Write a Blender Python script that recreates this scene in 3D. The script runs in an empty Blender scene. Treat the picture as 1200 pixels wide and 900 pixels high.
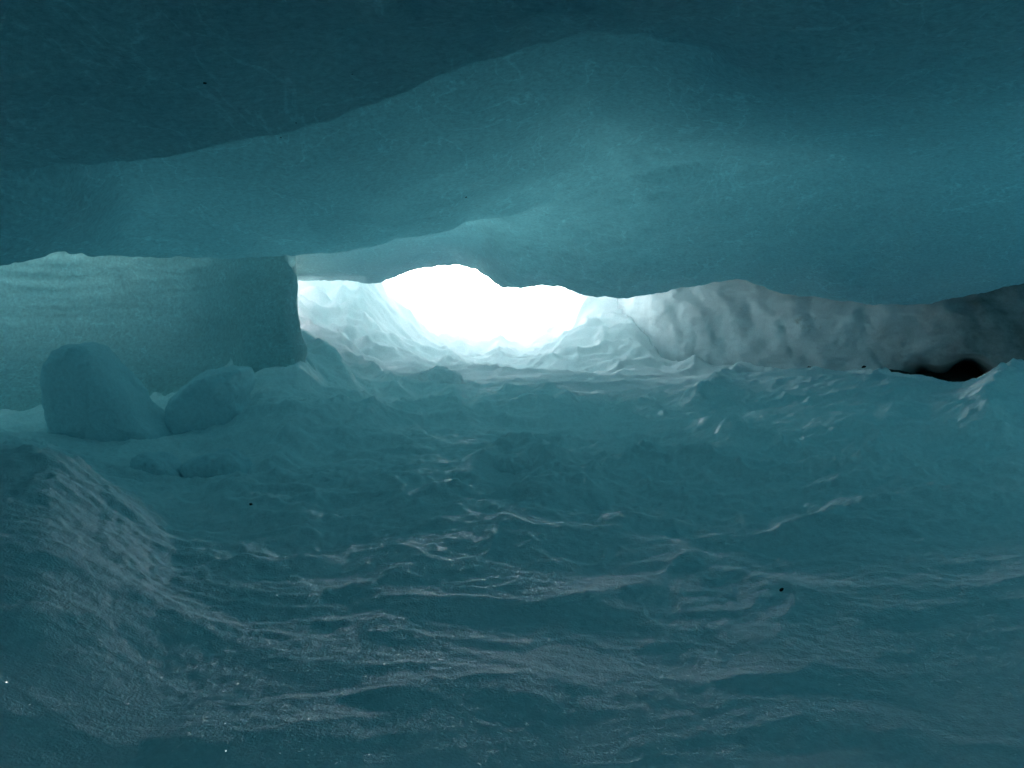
import bpy, math, random
import numpy as np
from mathutils import Vector, Euler

# ------------------------------------------------------------------ camera, sky, sun, exposure
S = bpy.context.scene
C = S.collection
F = 1039.0          # focal length in pixels of the 1200 px wide photograph
HZ = 370.0          # row of the horizon in the photograph
CAMZ = 0.62         # eye height above the cave floor
cam = bpy.data.objects.new('camera', bpy.data.cameras.new('camera'))
C.objects.link(cam)
cam.location = (0, 0, CAMZ)
cam.rotation_euler = (math.radians(90), 0, 0)
cam.data.sensor_width = 36
cam.data.lens = 36 * F / 1200
cam.data.shift_y = -(450 - HZ) / 1200
cam.data.clip_start = 0.02
cam.data.clip_end = 3000
S.camera = cam

SUN_EL, SUN_AZ = math.radians(42), math.radians(148)     # azimuth from +Y, towards -X
w = bpy.data.worlds.new('World'); S.world = w; w.use_nodes = True
nt = w.node_tree
bg = nt.nodes['Background']; bg.inputs['Strength'].default_value = 0.07
sky = nt.nodes.new('ShaderNodeTexSky'); sky.sky_type = 'NISHITA'; sky.sun_disc = False
sky.sun_elevation = SUN_EL; sky.sun_rotation = SUN_AZ
sky.air_density = 0.8; sky.dust_density = 6.0; sky.ozone_density = 0.6
hs = nt.nodes.new('ShaderNodeHueSaturation'); hs.inputs['Saturation'].default_value = 0.28    # sky colour greyed to take the blue off the shaded snow
nt.links.new(sky.outputs[0], hs.inputs['Color']); nt.links.new(hs.outputs[0], bg.inputs[0])
sd = Vector((math.sin(SUN_AZ) * math.cos(SUN_EL), math.cos(SUN_AZ) * math.cos(SUN_EL), math.sin(SUN_EL)))
sun = bpy.data.objects.new('sun', bpy.data.lights.new('sun', 'SUN'))
C.objects.link(sun)
sun.location = sd * 50
sun.rotation_euler = sd.to_track_quat('Z', 'Y').to_euler()
sun.data.energy = 5.0; sun.data.angle = math.radians(0.53); sun.data.color = (1.0, 0.98, 0.94)

S.view_settings.view_transform = 'Standard'; S.view_settings.look = 'None'
S.view_settings.gamma = 1; S.view_settings.use_curve_mapping = False
S.view_settings.exposure = 3.1
cy = S.cycles
cy.max_bounces = 14; cy.diffuse_bounces = 10; cy.glossy_bounces = 3; cy.transmission_bounces = 10
cy.volume_bounces = 0; cy.caustics_reflective = False; cy.caustics_refractive = False
cy.sample_clamp_indirect = 6.0
cy.use_denoising = True
try:
    cy.denoiser = 'OPENIMAGEDENOISE'
except Exception:
    pass

# ------------------------------------------------------------------ maths helpers
rng = np.random.RandomState(7)
PERM = rng.permutation(512).astype(np.int64)
GR = rng.normal(size=(512, 3)); GR /= np.linalg.norm(GR, axis=1)[:, None]

def perlin(x, y, z):
    xi, yi, zi = np.floor(x).astype(np.int64), np.floor(y).astype(np.int64), np.floor(z).astype(np.int64)
    xf, yf, zf = x - xi, y - yi, z - zi
    u, v, t = [a * a * a * (a * (a * 6 - 15) + 10) for a in (xf, yf, zf)]
    out = 0
    for dx in (0, 1):
        wx = u if dx else 1 - u
        for dy in (0, 1):
            wy = v if dy else 1 - v
            for dz in (0, 1):
                wz = t if dz else 1 - t
                h = PERM[(PERM[(PERM[(xi + dx) & 511] + yi + dy) & 511] + zi + dz) & 511]
                g = GR[h]
                out = out + wx * wy * wz * (g[..., 0] * (xf - dx) + g[..., 1] * (yf - dy) + g[..., 2] * (zf - dz))
    return out * 1.5

def fbm(x, y, z, f, o=5, g=0.5):
    r, a = 0, 1.0
    for i in range(o):
        r = r + a * perlin(x * f + 13.7 * i, y * f - 5.1 * i, z * f + 3.3 * i); a *= g; f *= 2.07
    return r

def ridged(x, y, z, f, o=4, g=0.5):
    r, a = 0, 1.0
    for i in range(o):
        n = 1 - np.abs(perlin(x * f + 7.7 * i, y * f + 2.1 * i, z * f - 9.3 * i)) * 2.2
        r = r + a * np.clip(n, 0, 1) ** 2; a *= g; f *= 2.1
    return r

def sst(a, b, x):
    t = np.clip((x - a) / (b - a), 0, 1)
    return t * t * (3 - 2 * t)

def pchip(xk, yk, x):
    """monotone cubic through the knots, held flat beyond them"""
    xk = np.asarray(xk, float); yk = np.asarray(yk, float)
    h = np.diff(xk); d = np.diff(yk) / h
    m = np.zeros(len(xk))
    for i in range(1, len(xk) - 1):
        if d[i - 1] * d[i] > 0:
            w1, w2 = 2 * h[i] + h[i - 1], h[i] + 2 * h[i - 1]
            m[i] = (w1 + w2) / (w1 / d[i - 1] + w2 / d[i])
    x = np.clip(x, xk[0], xk[-1])
    i = np.clip(np.searchsorted(xk, x) - 1, 0, len(h) - 1)
    t = (x - xk[i]) / h[i]
    return ((2 * t**3 - 3 * t**2 + 1) * yk[i] + (t**3 - 2 * t**2 + t) * h[i] * m[i]
            + (-2 * t**3 + 3 * t**2) * yk[i + 1] + (t**3 - t**2) * h[i] * m[i + 1])

def pchip_rows(P, ts):
    """P[k, n] knots at k = 0..K-1 -> values at ts, for every column at once"""
    K, n = P.shape
    d = np.diff(P, axis=0)
    m = np.zeros_like(P)
    a, b = d[:-1], d[1:]
    ok = a * b > 0
    with np.errstate(divide='ignore', invalid='ignore'):
        m[1:-1] = np.where(ok, 2 * a * b / (a + b), 0)
    i = np.clip(np.floor(ts).astype(int), 0, K - 2)
    t = (ts - i)[:, None]
    return ((2 * t**3 - 3 * t**2 + 1) * P[i] + (t**3 - 2 * t**2 + t) * m[i]
            + (-2 * t**3 + 3 * t**2) * P[i + 1] + (t**3 - t**2) * m[i + 1])

def zz(Y, v):            # height relative to the eye
    return Y * (HZ - v) / F
def WX(Y):               # width of the fan of columns at depth Y, never nothing
    Y = np.asarray(Y, float)
    return 1.4 + 0.5 * ((Y - 1.4) + np.sqrt((Y - 1.4) ** 2 + 0.05))
def xof(u, Y):
    return WX(Y) * (u - 600) / F
def uof(x, Y):
    return 600 + F * x / WX(Y)

def mesh_obj(name, V, Fq, mat, smooth=True, parent=None):
    me = bpy.data.meshes.new(name)
    V = np.asarray(V, np.float32); Fq = np.asarray(Fq, np.int32)
    me.vertices.add(len(V)); me.vertices.foreach_set('co', V.ravel())
    k = Fq.shape[1]
    me.loops.add(Fq.size); me.loops.foreach_set('vertex_index', Fq.ravel())
    me.polygons.add(len(Fq)); me.polygons.foreach_set('loop_start', np.arange(0, Fq.size, k, dtype=np.int32))
    me.update(calc_edges=True); me.validate()
    if smooth:
        me.polygons.foreach_set('use_smooth', np.ones(len(me.polygons), bool))
    me.materials.append(mat)
    o = bpy.data.objects.new(name, me); C.objects.link(o)
    if parent: o.parent = parent
    return o

def grid_faces(nr, nc, off=0, flip=False, wrap=False):
    r = np.arange(nr - 1)[:, None]; c = np.arange(nc if wrap else nc - 1)[None, :]
    c2 = (c + 1) % nc
    q = np.stack([r * nc + c, r * nc + c2, (r + 1) * nc + c2, (r + 1) * nc + c], -1).reshape(-1, 4) + off
    return q[:, ::-1] if flip else q

def normals(P):
    a = np.gradient(P, axis=0); b = np.gradient(P, axis=1)
    n = np.cross(a, b); l = np.linalg.norm(n, axis=-1, keepdims=True)
    return n / np.maximum(l, 1e-9)

def tag(o, label=None, cat=None, group=None, kind=None):
    if label: o['label'] = label
    if cat: o['category'] = cat
    if group: o['group'] = group
    if kind: o['kind'] = kind
    return o

# ------------------------------------------------------------------ materials
def nodes(name):
    m = bpy.data.materials.new(name); m.use_nodes = True
    t = m.node_tree; t.nodes.clear()
    return m, t, t.nodes, t.links

def snow_bump(N, L, grain=0.0022, lump=0.005, scale=1.0):
    tc = N.new('ShaderNodeTexCoord')
    n1 = N.new('ShaderNodeTexNoise'); n1.inputs['Scale'].default_value = 240 * scale; n1.inputs['Detail'].default_value = 3
    n2 = N.new('ShaderNodeTexNoise'); n2.inputs['Scale'].default_value = 34 * scale; n2.inputs['Detail'].default_value = 5
    n2.inputs['Roughness'].default_value = 0.6
    L.new(tc.outputs['Object'], n1.inputs['Vector']); L.new(tc.outputs['Object'], n2.inputs['Vector'])
    b2 = N.new('ShaderNodeBump'); b2.inputs['Distance'].default_value = lump; b2.inputs['Strength'].default_value = 0.7
    b1 = N.new('ShaderNodeBump'); b1.inputs['Distance'].default_value = grain; b1.inputs['Strength'].default_value = 0.8
    L.new(n2.outputs['Fac'], b2.inputs['Height']); L.new(n1.outputs['Fac'], b1.inputs['Height'])
    L.new(b2.outputs['Normal'], b1.inputs['Normal'])
    return tc, b1

def snow_mat(name, col, col2, sparkle=True, scale=1.0, dirt_shade=None):
    m, t, N, L = nodes(name)
    out = N.new('ShaderNodeOutputMaterial')
    tc, b = snow_bump(N, L, scale=scale)
    nz = N.new('ShaderNodeTexNoise'); nz.inputs['Scale'].default_value = 2.3; nz.inputs['Detail'].default_value = 8
    nz.inputs['Roughness'].default_value = 0.65
    L.new(tc.outputs['Object'], nz.inputs['Vector'])
    mr = N.new('ShaderNodeMapRange'); mr.inputs[1].default_value = 0.35; mr.inputs[2].default_value = 0.65
    L.new(nz.outputs['Fac'], mr.inputs[0])
    mx = N.new('ShaderNodeMix'); mx.data_type = 'RGBA'
    mx.inputs[6].default_value = (*col, 1); mx.inputs[7].default_value = (*col2, 1)
    L.new(mr.outputs[0], mx.inputs[0])
    p = N.new('ShaderNodeBsdfPrincipled')
    p.inputs['Roughness'].default_value = 0.7; p.inputs['Specular IOR Level'].default_value = 0.15
    if sparkle:
        p.inputs['Sheen Weight'].default_value = 0.0; p.inputs['Sheen Roughness'].default_value = 0.35
    gr = N.new('ShaderNodeTexNoise'); gr.inputs['Scale'].default_value = 75; gr.inputs['Detail'].default_value = 6; gr.inputs['Roughness'].default_value = .85
    L.new(tc.outputs['Object'], gr.inputs['Vector'])
    gm = N.new('ShaderNodeMapRange'); gm.inputs[1].default_value = .3; gm.inputs[2].default_value = .7; gm.inputs[3].default_value = .82; gm.inputs[4].default_value = 1.09
    L.new(gr.outputs['Fac'], gm.inputs[0])
    gv = N.new('ShaderNodeVectorMath'); gv.operation = 'SCALE'
    L.new(mx.outputs[2], gv.inputs[0]); L.new(gm.outputs[0], gv.inputs['Scale'])
    col_out = gv.outputs[0]
    if dirt_shade:
        d = N.new('ShaderNodeTexNoise'); d.inputs['Scale'].default_value = dirt_shade[0]; d.inputs['Detail'].default_value = 9
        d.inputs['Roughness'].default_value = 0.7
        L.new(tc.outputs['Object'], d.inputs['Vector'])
        dm = N.new('ShaderNodeMapRange'); dm.inputs[1].default_value = dirt_shade[1]; dm.inputs[2].default_value = dirt_shade[2]
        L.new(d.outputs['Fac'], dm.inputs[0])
        dx = N.new('ShaderNodeMix'); dx.data_type = 'RGBA'; dx.inputs[7].default_value = (*dirt_shade[3], 1)
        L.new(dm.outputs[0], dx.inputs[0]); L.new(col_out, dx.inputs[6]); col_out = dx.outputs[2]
    if dirt_shade:  # shade at the wall's right end, painted into the colour with a ragged edge
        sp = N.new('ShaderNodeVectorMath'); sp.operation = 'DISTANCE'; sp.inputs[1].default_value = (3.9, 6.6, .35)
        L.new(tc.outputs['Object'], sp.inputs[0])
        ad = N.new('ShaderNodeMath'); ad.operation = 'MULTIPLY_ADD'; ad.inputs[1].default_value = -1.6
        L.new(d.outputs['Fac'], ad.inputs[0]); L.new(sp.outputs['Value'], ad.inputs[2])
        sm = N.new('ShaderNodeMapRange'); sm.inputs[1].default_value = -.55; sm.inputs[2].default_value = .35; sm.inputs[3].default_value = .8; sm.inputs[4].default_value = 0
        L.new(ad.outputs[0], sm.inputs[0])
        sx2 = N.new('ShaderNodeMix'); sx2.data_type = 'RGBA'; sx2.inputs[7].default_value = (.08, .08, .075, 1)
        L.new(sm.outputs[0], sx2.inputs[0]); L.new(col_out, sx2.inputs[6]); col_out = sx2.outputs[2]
    L.new(col_out, p.inputs['Base Color']); L.new(b.outputs['Normal'], p.inputs['Normal'])
    if sparkle:
        # loose ice crystals: a few tiny facets tilted every way, glossier than the rest
        vo = N.new('ShaderNodeTexVoronoi'); vo.inputs['Scale'].default_value = 300
        L.new(tc.outputs['Object'], vo.inputs['Vector'])
        sx = N.new('ShaderNodeSeparateColor'); L.new(vo.outputs['Color'], sx.inputs[0])
        gt = N.new('ShaderNodeMath'); gt.operation = 'GREATER_THAN'; gt.inputs[1].default_value = 0.996
        L.new(sx.outputs[0], gt.inputs[0])
        lt = N.new('ShaderNodeMath'); lt.operation = 'LESS_THAN'; lt.inputs[1].default_value = 0.38
        L.new(vo.outputs['Distance'], lt.inputs[0])
        mu = N.new('ShaderNodeMath'); mu.operation = 'MULTIPLY'
        L.new(gt.outputs[0], mu.inputs[0]); L.new(lt.outputs[0], mu.inputs[1])
        geo = N.new('ShaderNodeNewGeometry')
        sub = N.new('ShaderNodeVectorMath'); sub.operation = 'SUBTRACT'; sub.inputs[1].default_value = (0.5, 0.5, 0.5)
        L.new(vo.outputs['Color'], sub.inputs[0])
        add = N.new('ShaderNodeVectorMath'); add.operation = 'ADD'
        L.new(geo.outputs['Normal'], add.inputs[0]); L.new(sub.outputs[0], add.inputs[1])
        nn = N.new('ShaderNodeVectorMath'); nn.operation = 'NORMALIZE'; L.new(add.outputs[0], nn.inputs[0])
        g = N.new('ShaderNodeBsdfGlossy'); g.inputs['Roughness'].default_value = 0.3
        g.inputs['Color'].default_value = (1, 1, 1, 1); L.new(nn.outputs[0], g.inputs['Normal'])
        ms = N.new('ShaderNodeMixShader'); L.new(mu.outputs[0], ms.inputs[0])
        L.new(p.outputs[0], ms.inputs[1]); L.new(g.outputs[0], ms.inputs[2])
        L.new(ms.outputs[0], out.inputs['Surface'])
    else:
        L.new(p.outputs[0], out.inputs['Surface'])
    return m

def roof_mat():
    """old snow that passes some daylight; its body swallows red first, so thick snow goes blue and dark"""
    m, t, N, L = nodes('translucent_snow')
    out = N.new('ShaderNodeOutputMaterial')
    tc, b = snow_bump(N, L, grain=0.0015, lump=0.004)
    d = N.new('ShaderNodeBsdfDiffuse'); d.inputs['Color'].default_value = (0.64, 0.82, 0.85, 1)
    tr = N.new('ShaderNodeBsdfTranslucent'); tr.inputs['Color'].default_value = (0.70, 0.82, 0.785, 1)
    L.new(b.outputs['Normal'], d.inputs['Normal']); L.new(b.outputs['Normal'], tr.inputs['Normal'])
    mx = N.new('ShaderNodeMixShader')
    mp = N.new('ShaderNodeMapping'); mp.inputs['Scale'].default_value = (2.2, .9, 3.0); mp.inputs['Rotation'].default_value = (0, 0, .7)
    L.new(tc.outputs['Object'], mp.inputs['Vector'])
    sn = N.new('ShaderNodeTexNoise'); sn.inputs['Scale'].default_value = 1.6; sn.inputs['Detail'].default_value = 9; sn.inputs['Roughness'].default_value = .62
    sn.inputs['Distortion'].default_value = 1.2
    L.new(mp.outputs[0], sn.inputs['Vector'])
    sr = N.new('ShaderNodeMapRange'); sr.inputs[1].default_value = .3; sr.inputs[2].default_value = .7; sr.inputs[3].default_value = .34; sr.inputs[4].default_value = .68
    L.new(sn.outputs['Fac'], sr.inputs[0]); L.new(sr.outputs[0], mx.inputs[0])
    gr = N.new('ShaderNodeTexNoise'); gr.inputs['Scale'].default_value = 60; gr.inputs['Detail'].default_value = 6; gr.inputs['Roughness'].default_value = .85
    L.new(tc.outputs['Object'], gr.inputs['Vector'])
    gm = N.new('ShaderNodeMapRange'); gm.inputs[1].default_value = .3; gm.inputs[2].default_value = .7; gm.inputs[3].default_value = .72; gm.inputs[4].default_value = 1.2
    L.new(gr.outputs['Fac'], gm.inputs[0])
    # fine frost veins
    vn = N.new('ShaderNodeTexNoise'); vn.inputs['Scale'].default_value = 1.7; vn.inputs['Detail'].default_value = 5; vn.inputs['Distortion'].default_value = .8
    L.new(mp.outputs[0], vn.inputs['Vector'])
    v1 = N.new('ShaderNodeMath'); v1.operation = 'SUBTRACT'; v1.inputs[1].default_value = .5; L.new(vn.outputs['Fac'], v1.inputs[0])
    v2 = N.new('ShaderNodeMath'); v2.operation = 'ABSOLUTE'; L.new(v1.outputs[0], v2.inputs[0])
    v3 = N.new('ShaderNodeMapRange'); v3.inputs[1].default_value = 0; v3.inputs[2].default_value = .009; v3.inputs[3].default_value = .34; v3.inputs[4].default_value = 0
    L.new(v2.outputs[0], v3.inputs[0])
    v4 = N.new('ShaderNodeMath'); v4.operation = 'MULTIPLY'; L.new(v3.outputs[0], v4.inputs[0]); L.new(gr.outputs['Fac'], v4.inputs[1])
    v5 = N.new('ShaderNodeMath'); v5.operation = 'ADD'; L.new(v4.outputs[0], v5.inputs[0]); L.new(gm.outputs[0], v5.inputs[1])
    gm = v5
    for sh in (d, tr):
        gv = N.new('ShaderNodeVectorMath'); gv.operation = 'SCALE'; gv.inputs[0].default_value = sh.inputs['Color'].default_value[:3]
        L.new(gm.outputs[0], gv.inputs['Scale']); L.new(gv.outputs[0], sh.inputs['Color'])
    L.new(d.outputs[0], mx.inputs[1]); L.new(tr.outputs[0], mx.inputs[2])
    L.new(mx.outputs[0], out.inputs['Surface'])
    va = N.new('ShaderNodeVolumeAbsorption')
    dens = 3.1; sg = (3.05, 2.0, 1.73)
    va.inputs['Density'].default_value = dens
    va.inputs['Color'].default_value = tuple(1 - s / dens for s in sg) + (1,)
    L.new(va.outputs[0], out.inputs['Volume'])
    return m

M_FLOOR = snow_mat('granular_snow', (0.83, 0.90, 0.91), (0.75, 0.85, 0.865))
M_BLOCK = snow_mat('packed_snow', (0.70, 0.84, 0.87), (0.64, 0.80, 0.83), sparkle=False)
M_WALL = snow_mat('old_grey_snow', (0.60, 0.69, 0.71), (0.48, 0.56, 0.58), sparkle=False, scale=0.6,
                  dirt_shade=(3.0, 0.62, 0.8, (0.16, 0.15, 0.12)))
M_ROOF = roof_mat()

def dark_mat(name, c):
    m, t, N, L = nodes(name)
    out = N.new('ShaderNodeOutputMaterial'); p = N.new('ShaderNodeBsdfPrincipled')
    n = N.new('ShaderNodeTexNoise'); n.inputs['Scale'].default_value = 60
    r = N.new('ShaderNodeValToRGB'); r.color_ramp.elements[0].color = (*[x * .4 for x in c], 1); r.color_ramp.elements[1].color = (*[x * 1.6 for x in c], 1)
    L.new(n.outputs['Fac'], r.inputs[0]); L.new(r.outputs[0], p.inputs['Base Color'])
    p.inputs['Roughness'].default_value = 0.85
    L.new(p.outputs[0], out.inputs['Surface'])
    return m
M_DIRT = dark_mat('dark_grit', (0.012, 0.010, 0.009))
M_SOIL = dark_mat('wet_soil', (0.02, 0.013, 0.009))

# ------------------------------------------------------------------ ground: one sheet, cave floor to horizon
YK = [-3, 0, 1.1, 1.6, 2.3, 3.2, 4.3, 5.3, 6.2, 7.5, 9, 11, 12.5, 15.5, 30, 400]
# columns: height below/above the eye at each YK
TAB = {
    -900: [-0.45, -0.45, -0.4, -0.35, -0.3, -0.3, -0.3, -0.2, 0.3, 0.6, 0.9, 1.2, 1.25, 1.8, 3.0, 15],
    -200: [-0.6, -0.5, -0.42, -0.36, -0.3, -0.34, -0.34, -0.3, 0.1, 0.4, 0.8, 1.1, 1.2, 1.8, 3.0, 15],
    0: [-0.6, -0.54, -0.49, -0.415, -0.352, -0.45, -0.46, -0.46, -0.2, 0.3, 0.7, 1.1, 1.2, 1.8, 3.0, 15],
    60: [-0.6, -0.55, -0.5, -0.44, -0.375, -0.47, -0.41, -0.36, 0, 0.3, 0.7, 1.1, 1.2, 1.8, 3.0, 15],
    130: [-0.6, -0.57, -0.53, -0.5, -0.49, -0.51, -0.42, -0.36, 0, 0.25, 0.65, 1, 1.15, 1.8, 3.0, 15],
    220: [-0.6, -0.58, -0.56, -0.57, -0.565, -0.535, -0.41, -0.34, -0.05, 0.15, 0.6, 1, 1.1, 1.8, 3.0, 15],
    285: [-0.6, -0.58, -0.57, -0.575, -0.565, -0.515, -0.3, -0.22, -0.08, 0.08, 0.5, 0.9, 1, 1.8, 3.0, 15],
    330: [-0.6, -0.58, -0.57, -0.575, -0.565, -0.5, -0.24, -0.16, -0.08, 0.05, 0.48, 0.9, 1, 1.8, 3.0, 15],
    370: [-0.6, -0.58, -0.57, -0.57, -0.56, -0.51, -0.3, -0.19, -0.22, -0.14, 0.36, 0.8, 0.9, 1.8, 3.0, 15],
    400: [-0.6, -0.58, -0.57, -0.57, -0.56, -0.505, -0.36, -0.28, -0.34, -0.24, 0.3, 0.7, 0.8, 1.8, 3.0, 15],
    430: [-0.6, -0.58, -0.57, -0.565, -0.55, -0.5, -0.43, -0.4, -0.42, -0.4, 0.24, 0.6, 0.7, 1.8, 3.0, 15],
    460: [-0.6, -0.58, -0.57, -0.56, -0.54, -0.5, -0.455, -0.43, -0.425, -0.4, -0.06, 0.36, 0.5, 1.8, 3.0, 15],
    520: [-0.6, -0.58, -0.57, -0.56, -0.53, -0.5, -0.465, -0.445, -0.435, -0.49, -0.4, -0.24, -0.18, 1.8, 3.0, 15],
    600: [-0.6, -0.58, -0.57, -0.56, -0.53, -0.505, -0.47, -0.45, -0.435, -0.5, -0.44, -0.29, -0.27, 1.8, 3.0, 15],
    645: [-0.6, -0.58, -0.57, -0.56, -0.53, -0.505, -0.47, -0.45, -0.435, -0.49, -0.38, -0.12, 0.05, 1.8, 3.0, 15],
    690: [-0.6, -0.58, -0.57, -0.56, -0.54, -0.505, -0.47, -0.45, -0.435, -0.48, -0.17, 0.3, 0.45, 1.8, 3.0, 15],
    740: [-0.6, -0.58, -0.57, -0.56, -0.54, -0.505, -0.47, -0.445, -0.44, -0.46, -0.13, 0.33, 0.45, 1.8, 3.0, 15],
    800: [-0.6, -0.58, -0.57, -0.56, -0.54, -0.5, -0.46, -0.42, -0.44, -0.5, -0.47, -0.1, 0.1, 1.8, 3.0, 15],
    900: [-0.6, -0.58, -0.57, -0.56, -0.545, -0.49, -0.43, -0.35, -0.5, -0.52, -0.5, 0, 0.25, 1.8, 3.0, 15],
    1040: [-0.6, -0.58, -0.57, -0.555, -0.52, -0.455, -0.375, -0.345, -0.6, -0.62, -0.5, 0, 0.25, 1.8, 3.0, 15],
    1115: [-0.6, -0.58, -0.565, -0.55, -0.51, -0.46, -0.40, -0.405, -0.6, -0.62, -0.5, 0, 0.25, 1.8, 3.0, 15],
    1200: [-0.6, -0.58, -0.56, -0.54, -0.5, -0.44, -0.33, -0.35, -0.6, -0.62, -0.5, 0, 0.25, 1.8, 3.0, 15],
    2100: [-0.5, -0.5, -0.48, -0.45, -0.4, -0.35, -0.3, -0.3, -0.5, -0.3, 0, 0.3, 0.55, 1.8, 3.0, 15],
}
ul = np.concatenate([np.linspace(-900, -60, 60, endpoint=False), np.linspace(-60, 1260, 560), np.linspace(1260, 2100, 61)[1:]])
vv = np.linspace(545, 240, 230)
yl = np.concatenate([np.linspace(-3.4, 1.0, 50, endpoint=False), 571.0 / vv, np.arange(2.39, 6.4, .0125), np.linspace(6.4, 14, 260)[1:], np.geomspace(14, 900, 70)[1:]])
yl = np.unique(np.round(yl, 5))
us = sorted(TAB)
tab = np.array([pchip(YK, TAB[u], yl) for u in us])          # [col, row]
Zb = np.array([pchip(us, tab[:, j], ul) for j in range(len(yl))])
Yg = np.repeat(yl[:, None], len(ul), 1); Ug = np.repeat(ul[None, :], len(yl), 0)
Xg = xof(Ug, Yg)

def floor_base(u, Y):
    col = [np.interp(Y, yl, Zb[:, k]) for k in np.atleast_1d(np.clip(np.searchsorted(ul, u), 0, len(ul) - 1))]
    return col[0]
def on_floor(u, v):
    """where the ray through (u, v) meets the base floor"""
    Y = np.linspace(1.0, 14, 1500)
    k = int(np.clip(np.searchsorted(ul, u), 0, len(ul) - 1))
    d = np.interp(Y, yl, Zb[:, k]) - zz(Y, v)
    i = np.argmax(d > 0)
    if d[i] <= 0: i = int(np.argmin(np.abs(d)))
    return float(xof(u, Y[i])), float(Y[i])

def seg_dist(px, py, pts):
    """distance to a polyline, and which side (+ = far side)"""
    best = np.full(px.shape, 1e9); side = np.zeros(px.shape); tt = np.zeros(px.shape)
    n = len(pts) - 1
    for i in range(n):
        ax, ay = pts[i]; bx, by = pts[i + 1]
        dx, dy = bx - ax, by - ay; l2 = dx * dx + dy * dy + 1e-9
        t = np.clip(((px - ax) * dx + (py - ay) * dy) / l2, 0, 1)
        ex, ey = px - ax - t * dx, py - ay - t * dy
        d = np.hypot(ex, ey)
        m = d < best
        best = np.where(m, d, best); side = np.where(m, np.sign(dx * ey - dy * ex), side)
        tt = np.where(m, (i + t) / n, tt)
    return best, side, tt

# crests traced on the floor: points in the photograph, height, width of the near slope, width of the far slope
RIDGES = [
    ([(395, 522), (440, 497), (480, 486), (525, 483), (548, 500)], .050, .30, .07),
    ([(530, 476), (600, 481), (660, 491), (705, 486), (745, 494), (800, 497), (850, 512), (905, 522), (980, 530)], .045, .28, .06),
    ([(455, 474), (480, 462), (520, 463), (540, 478)], .045, .18, .05),
    ([(575, 470), (610, 464), (650, 467), (685, 478)], .040, .18, .05),
    ([(548, 566), (578, 538), (608, 530), (636, 545), (655, 566)], .040, .16, .07),
    ([(618, 588), (648, 570), (690, 582)], .026, .12, .06),
    ([(706, 556), (765, 541), (830, 545), (885, 561), (950, 566)], .036, .22, .06),
    ([(505, 586), (530, 573), (560, 582)], .022, .12, .05),
    ([(648, 712), (700, 694), (745, 684), (770, 692)], .018, .16, .05),
    ([(880, 645), (950, 626), (1020, 602), (1100, 590), (1210, 574)], .030, .24, .07),
    ([(850, 560), (930, 548), (1000, 556), (1090, 545)], .022, .18, .06),
    ([(1145, 520), (1152, 490), (1170, 465), (1210, 438)], .045, .13, .13),
    ([(815, 470), (838, 452), (870, 438)], .040, .12, .07),
    ([(700, 620), (760, 606), (800, 612)], .018, .13, .05),
    ([(160, 640), (240, 660), (262, 672), (330, 675), (405, 664)], .020, .10, .05),
    ([(0, 532), (55, 541), (108, 568), (142, 612), (172, 642)], .030, .18, .08),
    ([(140, 612), (158, 690), (200, 728), (262, 762)], .020, .14, .07),
    ([(238, 572), (300, 594), (385, 590)], .018, .10, .05),
    ([(290, 580), (340, 520), (400, 492), (440, 470)], .028, .10, .07),
    ([(348, 396), (372, 420), (392, 436), (425, 466)], .050, .12, .08),
    ([(400, 418), (428, 432), (452, 452), (480, 458)], .040, .10, .06),
    ([(280, 500), (330, 495), (380, 480)], .030, .12, .07),
    ([(440, 825), (560, 805), (640, 798)], .014, .18, .06),
    ([(240, 880), (380, 870), (480, 850)], .016, .16, .06),
    ([(60, 745), (150, 735), (240, 750)], .012, .15, .06),
]
Zg = Zb.copy()
wx = fbm(Xg, Yg, 0 * Xg, 2.2, 4) * .07; wy = fbm(Xg + 40, Yg, 0 * Xg, 2.2, 4) * .07
wx2 = fbm(Xg, Yg + 9, 0 * Xg, 9, 3) * .018; wy2 = fbm(Xg + 40, Yg + 9, 0 * Xg, 9, 3) * .018
msk = (Yg > .8) & (Yg < 8)
CR = (np.abs(fbm(Xg[msk], Yg[msk], 0 * Xg[msk] + 2, 16, 3)) * .018 + .003) * sst(1.3, 3, Yg[msk])     # crumbs along each crest
for pts, h, wn, wf in RIDGES:
    P = [on_floor(u, v) for u, v in pts]
    if P[0][0] > P[-1][0]: P = P[::-1]
    d, s, t = seg_dist((Xg + wx * .5 + wx2)[msk], (Yg + wy * .5 + wy2)[msk], P)
    fade = np.clip(np.minimum(t, 1 - t) * 5 + .15, 0, 1)
    s = Yg[msk] + wy[msk] * .5 - np.interp(Xg[msk] + wx[msk] * .5, [p[0] for p in P], [p[1] for p in P])
    prof = np.where(s > 0, np.exp(-(d / wf) ** 1.5), np.exp(-(d / (wn * .8)) ** 1.2))
    Zg[msk] += h * fade * prof * (.8 + .75 * sst(1.8, 3.3, Yg[msk]))
    Zg[msk] += CR * fade * np.exp(-(d / .045) ** 2)
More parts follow.
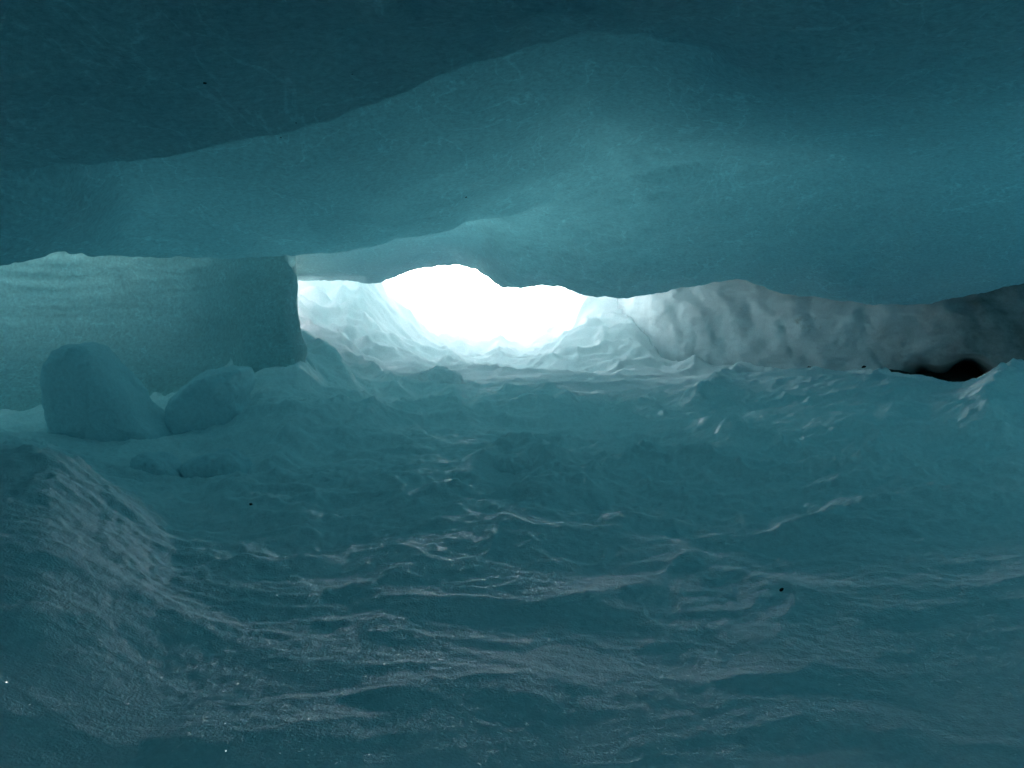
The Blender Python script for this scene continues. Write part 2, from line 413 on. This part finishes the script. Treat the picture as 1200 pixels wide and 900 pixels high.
# drifts and crumbs of every size, lumpier far in and outside
amp = sst(.6, 3.5, Yg)
Zg += fbm(Xg, Yg, 0 * Xg, .8, 3) * .030 * (.3 + 1.5 * amp)
Zg += (ridged(Xg * .8 + wx, Yg * 1.25 + wy, 0 * Xg + 4, 2.1, 4, .45) - .9) * .030 * (.05 + amp)
Zg += fbm(Xg, Yg, 0 * Xg + 9, 9, 5) * .010 * (.14 + amp) * (.35 + .65 * sst(6.5, 4.5, Yg))
patch = sst(-.1, .5, fbm(Xg, Yg, 0 * Xg + 33, 1.3, 2))
Zg += np.abs(fbm(Xg, Yg, 0 * Xg + 21, 14, 3)) * .013 * patch * amp * sst(6, 4.5, Yg)
patch2 = sst(-.25, .35, fbm(Xg, Yg, 0 * Xg + 53, .9, 3))
Zg += ridged(Xg + wx * 2, Yg + wy * 2, 0 * Xg + 61, 3.6, 4, .5) * .010 * patch2 * (.1 + amp) * (1 + .9 * sst(2.4, 3.2, Yg) * sst(6, 5, Yg))
Zg += fbm(Xg, Yg, 0 * Xg + 71, 30, 2) * .0022 * (.4 + amp) * sst(5.5, 4, Yg)
# drifts banked up against the pillar and round the fallen blocks
Zg += .09 * np.exp(-((Yg - 4.2) / .22) ** 2) * sst(225, 275, Ug) * sst(385, 345, Ug)
for mx_, my_, mr_, mh_ in ((-1.60, 3.35, .34, .055), (-1.25, 3.60, .26, .05), (-1.25, 2.95, .22, .03)):
    Zg += mh_ * np.exp(-((Xg - mx_) ** 2 + (Yg - my_) ** 2) / mr_ ** 2)
# broken blocks on the banks either side of the mouth
bank = sst(6.3, 8, Yg) * sst(40, 14, Yg)
Zg += bank * ridged(Xg, Yg, 0 * Xg + 11, 1.2, 3) * .08 + bank * np.abs(fbm(Xg, Yg, 0 * Xg + 5, 2.5, 3)) * .18 * sst(470, 430, Ug)
far = sst(20, 80, Yg)
Zg += far * fbm(Xg, Yg, 0 * Xg, .03, 4) * 3
V = np.stack([Xg, Yg, Zg + CAMZ], -1)
# ragged small sideways push so crests are not plain height curves
V[..., 1] += fbm(Xg, Yg, Zg + 3, 6, 3) * .008 * amp
ground = mesh_obj('ground', V.reshape(-1, 3), grid_faces(len(yl), len(ul)), M_FLOOR)
tag(ground, 'lumpy blue granular snow floor of the cave, running out through the bright opening', kind='structure')

def ground_z(x, Y):
    u = float(uof(x, Y)); r = int(np.clip(np.searchsorted(yl, Y), 0, len(yl) - 1)); c = int(np.clip(np.searchsorted(ul, u), 0, len(ul) - 1))
    return float(Zg[r, c])
def hit_ground(u, v, y0=1.0, y1=12):
    c = int(np.clip(np.searchsorted(ul, u), 0, len(ul) - 1))
    sel = (yl > y0) & (yl < y1)
    Y = yl[sel]; d = Zg[sel, c] - zz(Y, v)
    i = int(np.argmax(d > 0)) if (d > 0).any() else int(np.argmin(np.abs(d)))
    return float(xof(u, Y[i])), float(Y[i]), float(Zg[sel, c][i])

# ------------------------------------------------------------------ roof: one thick slab of snow with a mouth
def row(*k):
    """k = (u, Y, v) or (u, Y, ('z', z)); returns Y(u), z(u) on the columns"""
    u = [a[0] for a in k]; Y = [a[1] for a in k]
    z = [a[2][1] if isinstance(a[2], tuple) else zz(a[1], a[2]) for a in k]
    return u, Y, z
A_LINE = [(-200, 235), (0, 203), (90, 192), (170, 187), (230, 179), (290, 166), (350, 152), (400, 132), (450, 110), (520, 80),
          (580, 58), (640, 40), (700, 29), (760, 33), (820, 50), (870, 85), (930, 100), (1050, 106), (1200, 118), (1400, 130)]
AY = lambda u: float(np.interp(u, [-200, 170, 350, 700, 900, 1400], [2.0, 2.1, 2.0, 1.7, 1.9, 2.1]))
L1 = [(-200, 350), (-100, 328), (0, 309), (40, 300), (74, 290), (90, 292), (112, 298), (180, 302), (260, 306), (345, 300), (400, 296),
      (450, 287), (490, 279), (530, 270), (547, 261), (600, 252), (640, 240), (720, 205), (800, 185), (900, 180), (1200, 205), (1400, 215)]
L1Y = lambda u: float(np.interp(u, [-200, 20, 130, 190, 345, 545, 640, 720, 900, 1400], [2.5, 2.6, 3.3, 3.5, 3.8, 4.0, 3.9, 3.6, 3.3, 3.2]))
L2 = [(352, 7.5, 327), (400, 7.5, 329), (438, 7.5, 331), (452, 7.5, 326), (480, 7.4, 318), (505, 7.3, 312), (530, 7.2, 309), (552, 7.0, 315),
      (566, 6.8, 322), (578, 6.5, 331), (592, 6.3, 337), (620, 6.0, 338), (650, 5.8, 336), (672, 5.7, 342), (700, 5.6, 347), (722, 5.5, 349),
      (760, 5.4, 346), (780, 5.35, 341), (800, 5.3, 336), (840, 5.2, 331), (870, 5.2, 328), (890, 5.2, 334), (910, 5.2, 341),
      (960, 5.1, 350), (1030, 5.0, 359), (1080, 4.9, 355), (1150, 4.8, 341), (1200, 4.7, 332), (1400, 4.6, 335)]
rows = [
    row((-900, -3.2, ('z', -.9)), (2100, -3.2, ('z', -.9))),
    row((-900, -2.2, ('z', .25)), (2100, -2.2, ('z', .25))),
    row((-900, 0, ('z', .47)), (2100, 0, ('z', .47))),
    row((-200, 1.2, ('z', .36)), (0, 1.2, 8), (600, 1.15, -16), (1200, 1.2, -2), (1400, 1.2, ('z', .38))),
    row((-200, 1.6, 120), (170, 1.6, 105), (400, 1.55, 60), (700, 1.4, 5), (900, 1.5, 40), (1200, 1.6, 60)),
    row(*[(u, AY(u), v) for u, v in A_LINE]),
    row(*[(u, AY(u) + .16, v + float(np.interp(u, [0, 500, 760, 860, 960], [-46, -48, -40, -6, 10]))) for u, v in A_LINE]),
    row((-200, 2.3, 290), (0, 2.35, 262), (75, 2.4, 245), (170, 2.9, 235), (345, 2.9, 232), (545, 2.9, 190), (700, 2.6, 110), (900, 2.5, 130), (1200, 2.6, 155)),
    row(*[(u, L1Y(u), v) for u, v in L1]),
    row((-200, 2.9, 290), (20, 2.95, 250), (130, 3.55, 240), (345, 4.1, 255), (500, 4.3, 240), (547, 4.3, 235), (600, 4.1, 246), (640, 4.1, 247), (720, 3.8, 225), (800, 3.6, 210), (900, 3.6, 208), (1200, 3.5, 235)),
    row((-200, 4.4, 250), (0, 4.5, 250), (200, 4.6, 250), (260, 4.45, 255), (343, 4.35, 262), (352, 5.3, 290), (440, 5.3, 280), (500, 5.3, 264), (547, 5.2, 255), (600, 4.9, 268), (700, 4.6, 275), (900, 4.3, 285), (1200, 4.0, 295)),
    row((-200, 4.4, 380), (0, 4.5, 380), (200, 4.6, 380), (262, 4.45, 380), (285, 4.2, 375), (335, 4.15, 365), (345, 4.3, 350), *[((349.5,) + k[1:] if k[0] == 352 else k) for k in L2]),
    row((-200, 4.1, 480), (0, 4.25, 480), (200, 4.35, 470), (262, 4.3, 460), (285, 4.05, 450), (335, 4.05, 435), (345, 4.3, 425), *[(u if u != 352 else 349.5, Y + .35, v - 55) for u, Y, v in L2]),
    row((-200, 4.0, ('z', -.9)), (335, 4.0, ('z', -.9)), (345, 4.4, ('z', -.85)), (352, 8.1, ('z', .95)), (400, 8.2, ('z', 1.05)), (600, 8.1, ('z', 1.05)), (728, 8.1, ('z', 1.0)), (746, 8.8, ('z', .60)), (2100, 8.8, ('z', .62))),
    row((-200, 4.76, ('z', -.9)), (240, 4.88, ('z', -.9)), (300, 5.3, ('z', -.9)), (345, 5.3, ('z', -.9)), (352, 8.9, ('z', 1.4)), (728, 8.9, ('z', 1.4)), (748, 10.8, ('z', .66)), (2100, 10.8, ('z', .66))),
    row((-200, 4.9, ('z', -.2)), (240, 5.0, ('z', -.2)), (300, 5.45, ('z', -.3)), (345, 5.45, ('z', -.3)), (352, 9.1, ('z', 1.55)), (728, 9.1, ('z', 1.55)), (748, 11, ('z', .9)), (2100, 11, ('z', .9))),
]
nper = [14, 10, 20, 40, 60, 14, 40, 60, 18, 40, 60, 40, 24, 12, 8]
uc = np.unique(np.concatenate([np.linspace(-900, -60, 60), np.linspace(-60, 1260, 500), np.linspace(1260, 2100, 61),
                               np.linspace(339, 355, 18), np.linspace(724, 752, 14)]))
uc = uc[np.concatenate([[True], np.diff(uc) > .8])]
PY = np.array([pchip(r[0], r[1], uc) for r in rows]); PZ = np.array([pchip(r[0], r[2], uc) for r in rows])
ts = np.concatenate([i + np.arange(n) / n for i, n in enumerate(nper)] + [[len(nper)]])
By = pchip_rows(PY, ts); Bz = pchip_rows(PZ, ts)
Bu = np.repeat(uc[None, :], len(ts), 0)
side = np.maximum(sst(-170, -450, Bu), sst(1420, 1750, Bu))
Bz = Bz * (1 - side) + (-.9) * side
Bx = xof(Bu, By)
P = np.stack([Bx, By, Bz], -1)
am = sst(0, .6, By) * (1 - side)
# a gentle warp of space rather than a push along normals: it can never fold the sheet through itself
for ax, off, k in ((0, 50, .7), (1, 90, .9), (2, 0, 1.0)):
    dsp = fbm(Bx + off, By, Bz, .9, 4) * (.045 if ax == 1 else .016) + fbm(Bx + off, By, Bz + 7, 4.5, 4) * .012 + fbm(Bx + off, By, Bz + 17, 22, 3) * .003
    P[..., ax] += dsp * am * k
P[..., 2] += -sst(3, 5.5, By) * (ridged(Bx, By * .6, Bz, 2.2, 3) - .9) * .015 * am
P[..., 2] += fbm(Bx, By, Bz, 14, 3) * .006 * am
pe = np.exp(-((Bu - 346) / 16) ** 2) * sst(3.6, 4.2, By)
P[..., 0] += pe * (fbm(0 * Bx, By * .7, Bz, 3.5, 1) * .09 + perlin(0 * Bx, By * 3, Bz * 9) * .02 + .02 - .05)
pe2 = sst(262, 330, Bu) * sst(349.2, 347, Bu) * sst(3.9, 4.1, By) * sst(5.2, 4.9, By)
P[..., 0] += pe2 * np.clip(-.02 - Bz, 0, .4) * .2
# horizontal layering on the left wall
lw = sst(3.9, 4.1, By) * sst(345, 300, Bu) * sst(4.9, 4.7, By)
P[..., 1] += lw * (perlin(Bx * 1.2, Bz * 9 + fbm(Bx, By, Bz, 1.5, 3) * 1.5, Bz * 0) * .012 + perlin(Bx * 3, Bz * 30, Bz * 0) * .008)
Bfin = P
# top of the slab, same number of rows
nr = len(ts)
fr = np.linspace(0, 1, nr)[:, None]
Ty = By[0][None, :] * (1 - fr) + By[-1][None, :] * fr
Ty = Ty - (1 - fr) * .25 + fr * .1
Tu = np.repeat(uc[None, :], nr, 0)
TYK = [-3.4, -2.4, -1, .5, 1.3, 1.8, 2.3, 3.0, 4.0, 5.0, 6.0, 7.0, 8.2, 9.2, 11.2]
TZK = [-.2, 1.9, 3.0, 2.95, 2.75, 2.35, 1.75, 1.42, 1.25, 1.22, 1.50, 1.75, 1.85, 1.90, 1.60]
Tz = pchip(TYK, TZK, Ty.ravel()).reshape(Ty.shape)
Tx = xof(Tu, Ty)
Tz += fbm(Tx, Ty, 0 * Tx, .7, 4) * .10
Tz += -.50 * sst(350, 230, Tu) * sst(4.0, 4.6, Ty)
Tz += .55 * sst(720, 800, Tu) * sst(5.2, 6.4, Ty) + .30 * sst(650, 900, Tu) * sst(1.8, 2.6, Ty)
Tz += .28 * sst(950, 1250, Tu) * sst(5.5, 4.5, Ty)
Tz = Tz * (1 - .5 * side[0][None, :])
Tz = np.where(fr > .995, np.maximum(np.minimum(Tz, Bfin[-1, :, 2][None, :] + .12), Bfin[-1, :, 2][None, :] + .05), Tz)
# a dent added in the unseen upper side to make the roof glow brighter
hx = (Tx - .80) * .9 + (Ty - 2.9) * .25; hy = (Ty - 2.95)
Tz -= .38 * np.exp(-(hx / .10) ** 2 - (hy / .30) ** 2)
T = np.stack([Tx, Ty, Tz], -1)
nc = len(uc); nb = nr * nc
fb = grid_faces(nr, nc); ft = grid_faces(nr, nc, nb, flip=True)
def strip(a, b): return np.stack([a[:-1], b[:-1], b[1:], a[1:]], -1)
i0 = np.arange(nc); l0 = np.arange(nr) * nc
fs = np.concatenate([strip(i0, i0 + nb), strip(i0 + (nr - 1) * nc, i0 + (nr - 1) * nc + nb)[:, ::-1],
                     strip(l0, l0 + nb)[:, ::-1], strip(l0 + nc - 1, l0 + nc - 1 + nb)])
V = np.concatenate([Bfin.reshape(-1, 3), T.reshape(-1, 3)]); V[:, 2] += CAMZ
roof = mesh_obj('cave_ceiling', V, np.concatenate([fb, ft, fs]), M_ROOF)
tag(roof, 'thick overhanging ceiling of translucent blue snow with ragged lower lips', kind='structure')
import bmesh
bm = bmesh.new(); bm.from_mesh(roof.data); bmesh.ops.recalc_face_normals(bm, faces=bm.faces); bm.to_mesh(roof.data); bm.free()

# ------------------------------------------------------------------ grey wall behind the crest, right of the opening
eu = np.linspace(722, 1800, 420)
EY = pchip([716, 728, 745, 780, 850, 950, 1050, 1200, 1400, 1800], [10.2, 9.6, 9.0, 8.3, 7.8, 7.3, 6.9, 6.4, 6.0, 5.2], eu)
hole = np.exp(-((eu - 1122) / 62) ** 4) * (.8 + .2 * np.sin(eu * .09))
er = [(EY + .45, 0 * eu + 1.0), (EY + .25, zz(EY, 330 + 0 * eu) + .05), (EY + .02, zz(EY, 375 + 0 * eu)),
      (EY, zz(EY, 412 + 0 * eu)), (EY + hole * .05, zz(EY, 440 - 21 * hole)), (EY + hole * .9, -.9 + hole * .45),
      (EY + .1 + 1.0 * hole, 0 * eu - 1.0), (EY + 2.2, 0 * eu - 1.0), (EY + 2.2, 0 * eu + .9), (EY + 1.2, 0 * eu + 1.05), (EY + .45, 0 * eu + 1.0)]
ny = np.array([a[0] for a in er]); nz_ = np.array([a[1] for a in er])
en = [20, 60, 60, 50, 16, 6, 4, 8, 6, 6]
te = np.concatenate([i + np.arange(k) / k for i, k in enumerate(en)])
Ey = pchip_rows(ny, te); Ez = pchip_rows(nz_, te); Eu = np.repeat(eu[None, :], len(te), 0)
Ex = xof(Eu, Ey)
front = ((te < 4.6)[:, None]) * 1.0
al = Ex + Ez * .35
wv = fbm(Ex, Ey, Ez, 1.1, 2) * .16
fl = .5 + .5 * np.sin((al + wv) * 24) * (.65 + .5 * perlin(al * 1.7, Ez * .8, 0 * Ez))
Ey = Ey + front * ((.5 - fl) * .028 + fbm(Ex, Ey, Ez, 2.0, 3) * .05 + fbm(Ex, Ey, Ez, 11, 3) * .012)
Ex = Ex + front * fbm(Ex, Ey + 5, Ez, 5, 3) * .02
V = np.stack([Ex, Ey, Ez + CAMZ], -1).reshape(-1, 3)
ne, me_ = len(te), len(eu)
q = grid_faces(ne, me_)
last = strip(np.arange(me_) + (ne - 1) * me_, np.arange(me_))
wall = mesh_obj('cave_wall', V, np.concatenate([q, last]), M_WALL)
bm = bmesh.new(); bm.from_mesh(wall.data)
bmesh.ops.holes_fill(bm, edges=[e for e in bm.edges if e.is_boundary], sides=0)
bmesh.ops.recalc_face_normals(bm, faces=bm.faces); bm.to_mesh(wall.data); bm.free()
tag(wall, 'fluted grey snow wall right of the opening, darkening towards a black gap', kind='structure')

# ------------------------------------------------------------------ loose blocks of snow
def pillow(name, outline, Y, depth, mat, p=3.0, lean=0.0, yaw=0.0, rough=.02, base=None, seed=0, nth=120, nrr=26):
    """closed lump whose front outline is given in the photograph and stands at real depth Y"""
    o = np.array(outline, float)
    cu, cv = o[:, 0].mean(), o[:, 1].mean()
    k = len(o)
    s = np.linspace(0, k, nth, endpoint=False); i = s.astype(int); f = s - i
    def cr(a):
        p0, p1, p2, p3 = a[(i - 1) % k], a[i], a[(i + 1) % k], a[(i + 2) % k]
        return .5 * (2 * p1 + (p2 - p0) * f + (2 * p0 - 5 * p1 + 4 * p2 - p3) * f**2 + (-p0 + 3 * p1 - 3 * p2 + p3) * f**3)
    ou, ov = cr(o[:, 0]), cr(o[:, 1])
    vs = []
    phis = np.linspace(0, math.pi, nrr * 2 + 1)[1:-1]
    for ph in phis:
        rho = abs(math.sin(ph)) ** (2 / p); dd = math.copysign(abs(math.cos(ph)) ** (2 / p), math.cos(ph))
        u = cu + (ou - cu) * rho; v = cv + (ov - cv) * rho
        yy = Y + (-dd) * depth * .5
        x = Y * (u - 600) / F; z = Y * (HZ - v) / F
        cx, cz = Y * (cu - 600) / F, Y * (HZ - cv) / F
        y = yy + lean * (z - cz) + yaw * (x - cx)
        vs.append(np.stack([x, y + 0 * x, z], -1))
    R = np.array(vs)
    nrm = normals(R)
    R0 = R + seed * 3.1
    R = R + nrm * (fbm(R0[..., 0], R0[..., 1], R0[..., 2], 6, 4) * rough + fbm(R0[..., 0], R0[..., 1], R0[..., 2], 24, 3) * rough * .3)[..., None]
    m = len(phis)
    V = R.reshape(-1, 3)
    V = np.concatenate([V, R[0].mean(0)[None], R[-1].mean(0)[None]])
    q = grid_faces(m, nth, wrap=True)
    a = np.arange(nth); b = (a + 1) % nth
    t1 = np.stack([a, b, np.full(nth, m * nth), np.full(nth, m * nth)], -1)
    cx, cy_ = Y * (cu - 600) / F, Y
    zb = V[:, 2].min()
    org = np.array([cx, cy_, zb]); V = V - org
    bm = bmesh.new()
    bv = [bm.verts.new(x) for x in V]
    for f_ in q: bm.faces.new([bv[j] for j in f_])
    for j in range(nth):
        bm.faces.new([bv[(j + 1) % nth], bv[j], bv[m * nth]])
        bm.faces.new([bv[(m - 1) * nth + j], bv[(m - 1) * nth + (j + 1) % nth], bv[m * nth + 1]])
    bmesh.ops.recalc_face_normals(bm, faces=bm.faces)
    me = bpy.data.meshes.new(name); bm.to_mesh(me); bm.free()
    me.polygons.foreach_set('use_smooth', np.ones(len(me.polygons), bool))
    me.materials.append(mat)
    ob = bpy.data.objects.new(name, me); C.objects.link(ob)
    ob.location = (org[0], org[1], org[2] + CAMZ)
    return ob

b = pillow('snow_block', [(74, 470), (75, 438), (84, 416), (98, 405), (116, 406), (131, 421), (150, 452), (176, 488), (204, 526), (206, 575), (160, 590), (104, 575), (80, 520)],
           3.5, .36, M_BLOCK, p=4.5, lean=-.20, yaw=.14, rough=.02, seed=1)
tag(b, 'tall rounded block of snow leaning in front of the left wall', 'snow block')
b = pillow('snow_block', [(208, 478), (222, 456), (244, 438), (268, 431), (288, 433), (291, 448), (286, 470), (292, 500), (284, 540), (235, 545), (204, 530)],
           3.72, .34, M_BLOCK, p=4.5, lean=-.20, yaw=.2, rough=.02, seed=2)
tag(b, 'smaller square edged block of snow between the tall leaning block and the pillar', 'snow block')
b = pillow('snow_chunk', [(155, 545), (168, 530), (190, 533), (206, 545), (214, 560), (200, 575), (160, 572)], 2.95, .16, M_BLOCK, p=3, rough=.02, seed=3)
tag(b, 'small chunk of snow lying at the foot of the tall leaning block', 'snow chunk')
b = pillow('snow_chunk', [(218, 548), (240, 534), (268, 530), (286, 543), (288, 560), (270, 570), (225, 568)], 3.0, .18, M_BLOCK, p=3, rough=.02, seed=4)
tag(b, 'flat chunk of snow just right of the small one, below the square block', 'snow chunk')
_x, _y, _z = hit_ground(510, 446, 4.5, 7)
b = pillow('snow_chunk', [(484, 448), (491, 440), (503, 436), (513, 432), (526, 435), (538, 441), (542, 456), (512, 464), (482, 458)], _y + .02, .16, M_FLOOR, p=2.8, rough=.035, seed=5)
tag(b, 'crumbly chunk of snow on the crest below the left end of the opening', 'snow chunk')
b = pillow('snow_chunk', [(572, 548), (582, 534), (602, 528), (622, 532), (636, 546), (630, 560), (600, 566), (575, 560)], 2.95, .17, M_FLOOR, p=2.4, rough=.03, seed=6)
tag(b, 'rounded chunk of snow half buried in the middle of the floor', 'snow chunk')

# ------------------------------------------------------------------ dark ground in the gap at the right
sx = np.linspace(-.75, .75, 40); sy = np.linspace(0, 1, 24)
X, Y = np.meshgrid(sx, sy)
cx = float(xof(1118, 7.3))
Z = -.50 + Y * .22 + fbm(X, Y, 0 * X, 3, 4) * .05
V = np.stack([X + cx, Y * 1.3 + 6.6, Z + CAMZ], -1)
soil = mesh_obj('bare_soil', V.reshape(-1, 3), grid_faces(24, 40), M_SOIL)
tag(soil, 'black wet earth showing in the gap under the grey wall', kind='structure')

# ------------------------------------------------------------------ grit
def grit(u, v, Y, size, label, where, seed, group=None, sink=.25):
    r = random.Random(seed)
    bm = bmesh.new(); bmesh.ops.create_icosphere(bm, subdivisions=2, radius=1)
    for vt in bm.verts:
        k = 1 + r.uniform(-.22, .22)
        vt.co = Vector((vt.co.x * k * size, vt.co.y * k * size * .8, vt.co.z * k * size * .55))
    me = bpy.data.meshes.new('grit'); bm.to_mesh(me); bm.free(); me.materials.append(M_DIRT)
    o = bpy.data.objects.new('grit', me); C.objects.link(o)
    o.location = (Y * (u - 600) / F, Y, CAMZ + Y * (HZ - v) / F)
    o.rotation_euler = (r.uniform(-.3, .3), r.uniform(-.5, .5), r.uniform(0, 3))
    tag(o, label, 'grit', group)
    return o
x, Y, z = hit_ground(294, 591); grit(294, 591, Y - .01, .006, 'black speck of grit on the floor left of centre', 'floor', 1)
x, Y, z = hit_ground(916, 691); grit(916, 691, Y - .01, .005, 'black speck of grit on the floor at the lower right', 'floor', 2)

from mathutils.bvhtree import BVHTree
def bvh(o):
    return BVHTree.FromPolygons([v.co[:] for v in o.data.vertices], [p.vertices[:] for p in o.data.polygons])
def cast(tree, u, v):
    d = Vector(((u - 600) / F, 1, (HZ - v) / F)).normalized()
    h = tree.ray_cast(Vector((0, 0, CAMZ)), d)
    return h[0]
tr_, tw_ = bvh(roof), bvh(wall)
for k, (u, v, sz, lab) in enumerate([
        (240, 97, .0042, 'lone black speck of grit frozen high in the dark upper left ceiling'),
        (329, 161, .0030, 'black speck of grit frozen at the edge of the dark ceiling slab, lower of two'),
        (347, 144, .0022, 'tiny black speck at the edge of the dark ceiling slab, upper of two'),
        (546, 231, .0050, 'black speck of grit in the pale ceiling right above the left end of the opening'),
        (413, 87, .0018, 'faint black speck of grit in the dark ceiling left of centre')]):
    p = cast(tr_, u, v)
    if p: 
        o = grit(u, v, p.y, sz, lab, '', 10 + k); o.location = p
for k, (u, v, sz, lab) in enumerate([
        (948, 431, .022, 'small dark clod at the foot of the grey wall, leftmost of two'),
        (1012, 430, .018, 'small dark clod at the foot of the grey wall, just left of the black gap')]):
    p = cast(tw_, u, v)
    if p:
        o = grit(u, v, p.y, sz, lab, '', 20 + k); o.location = p; o.name = 'soil_clod'; o['category'] = 'clod'
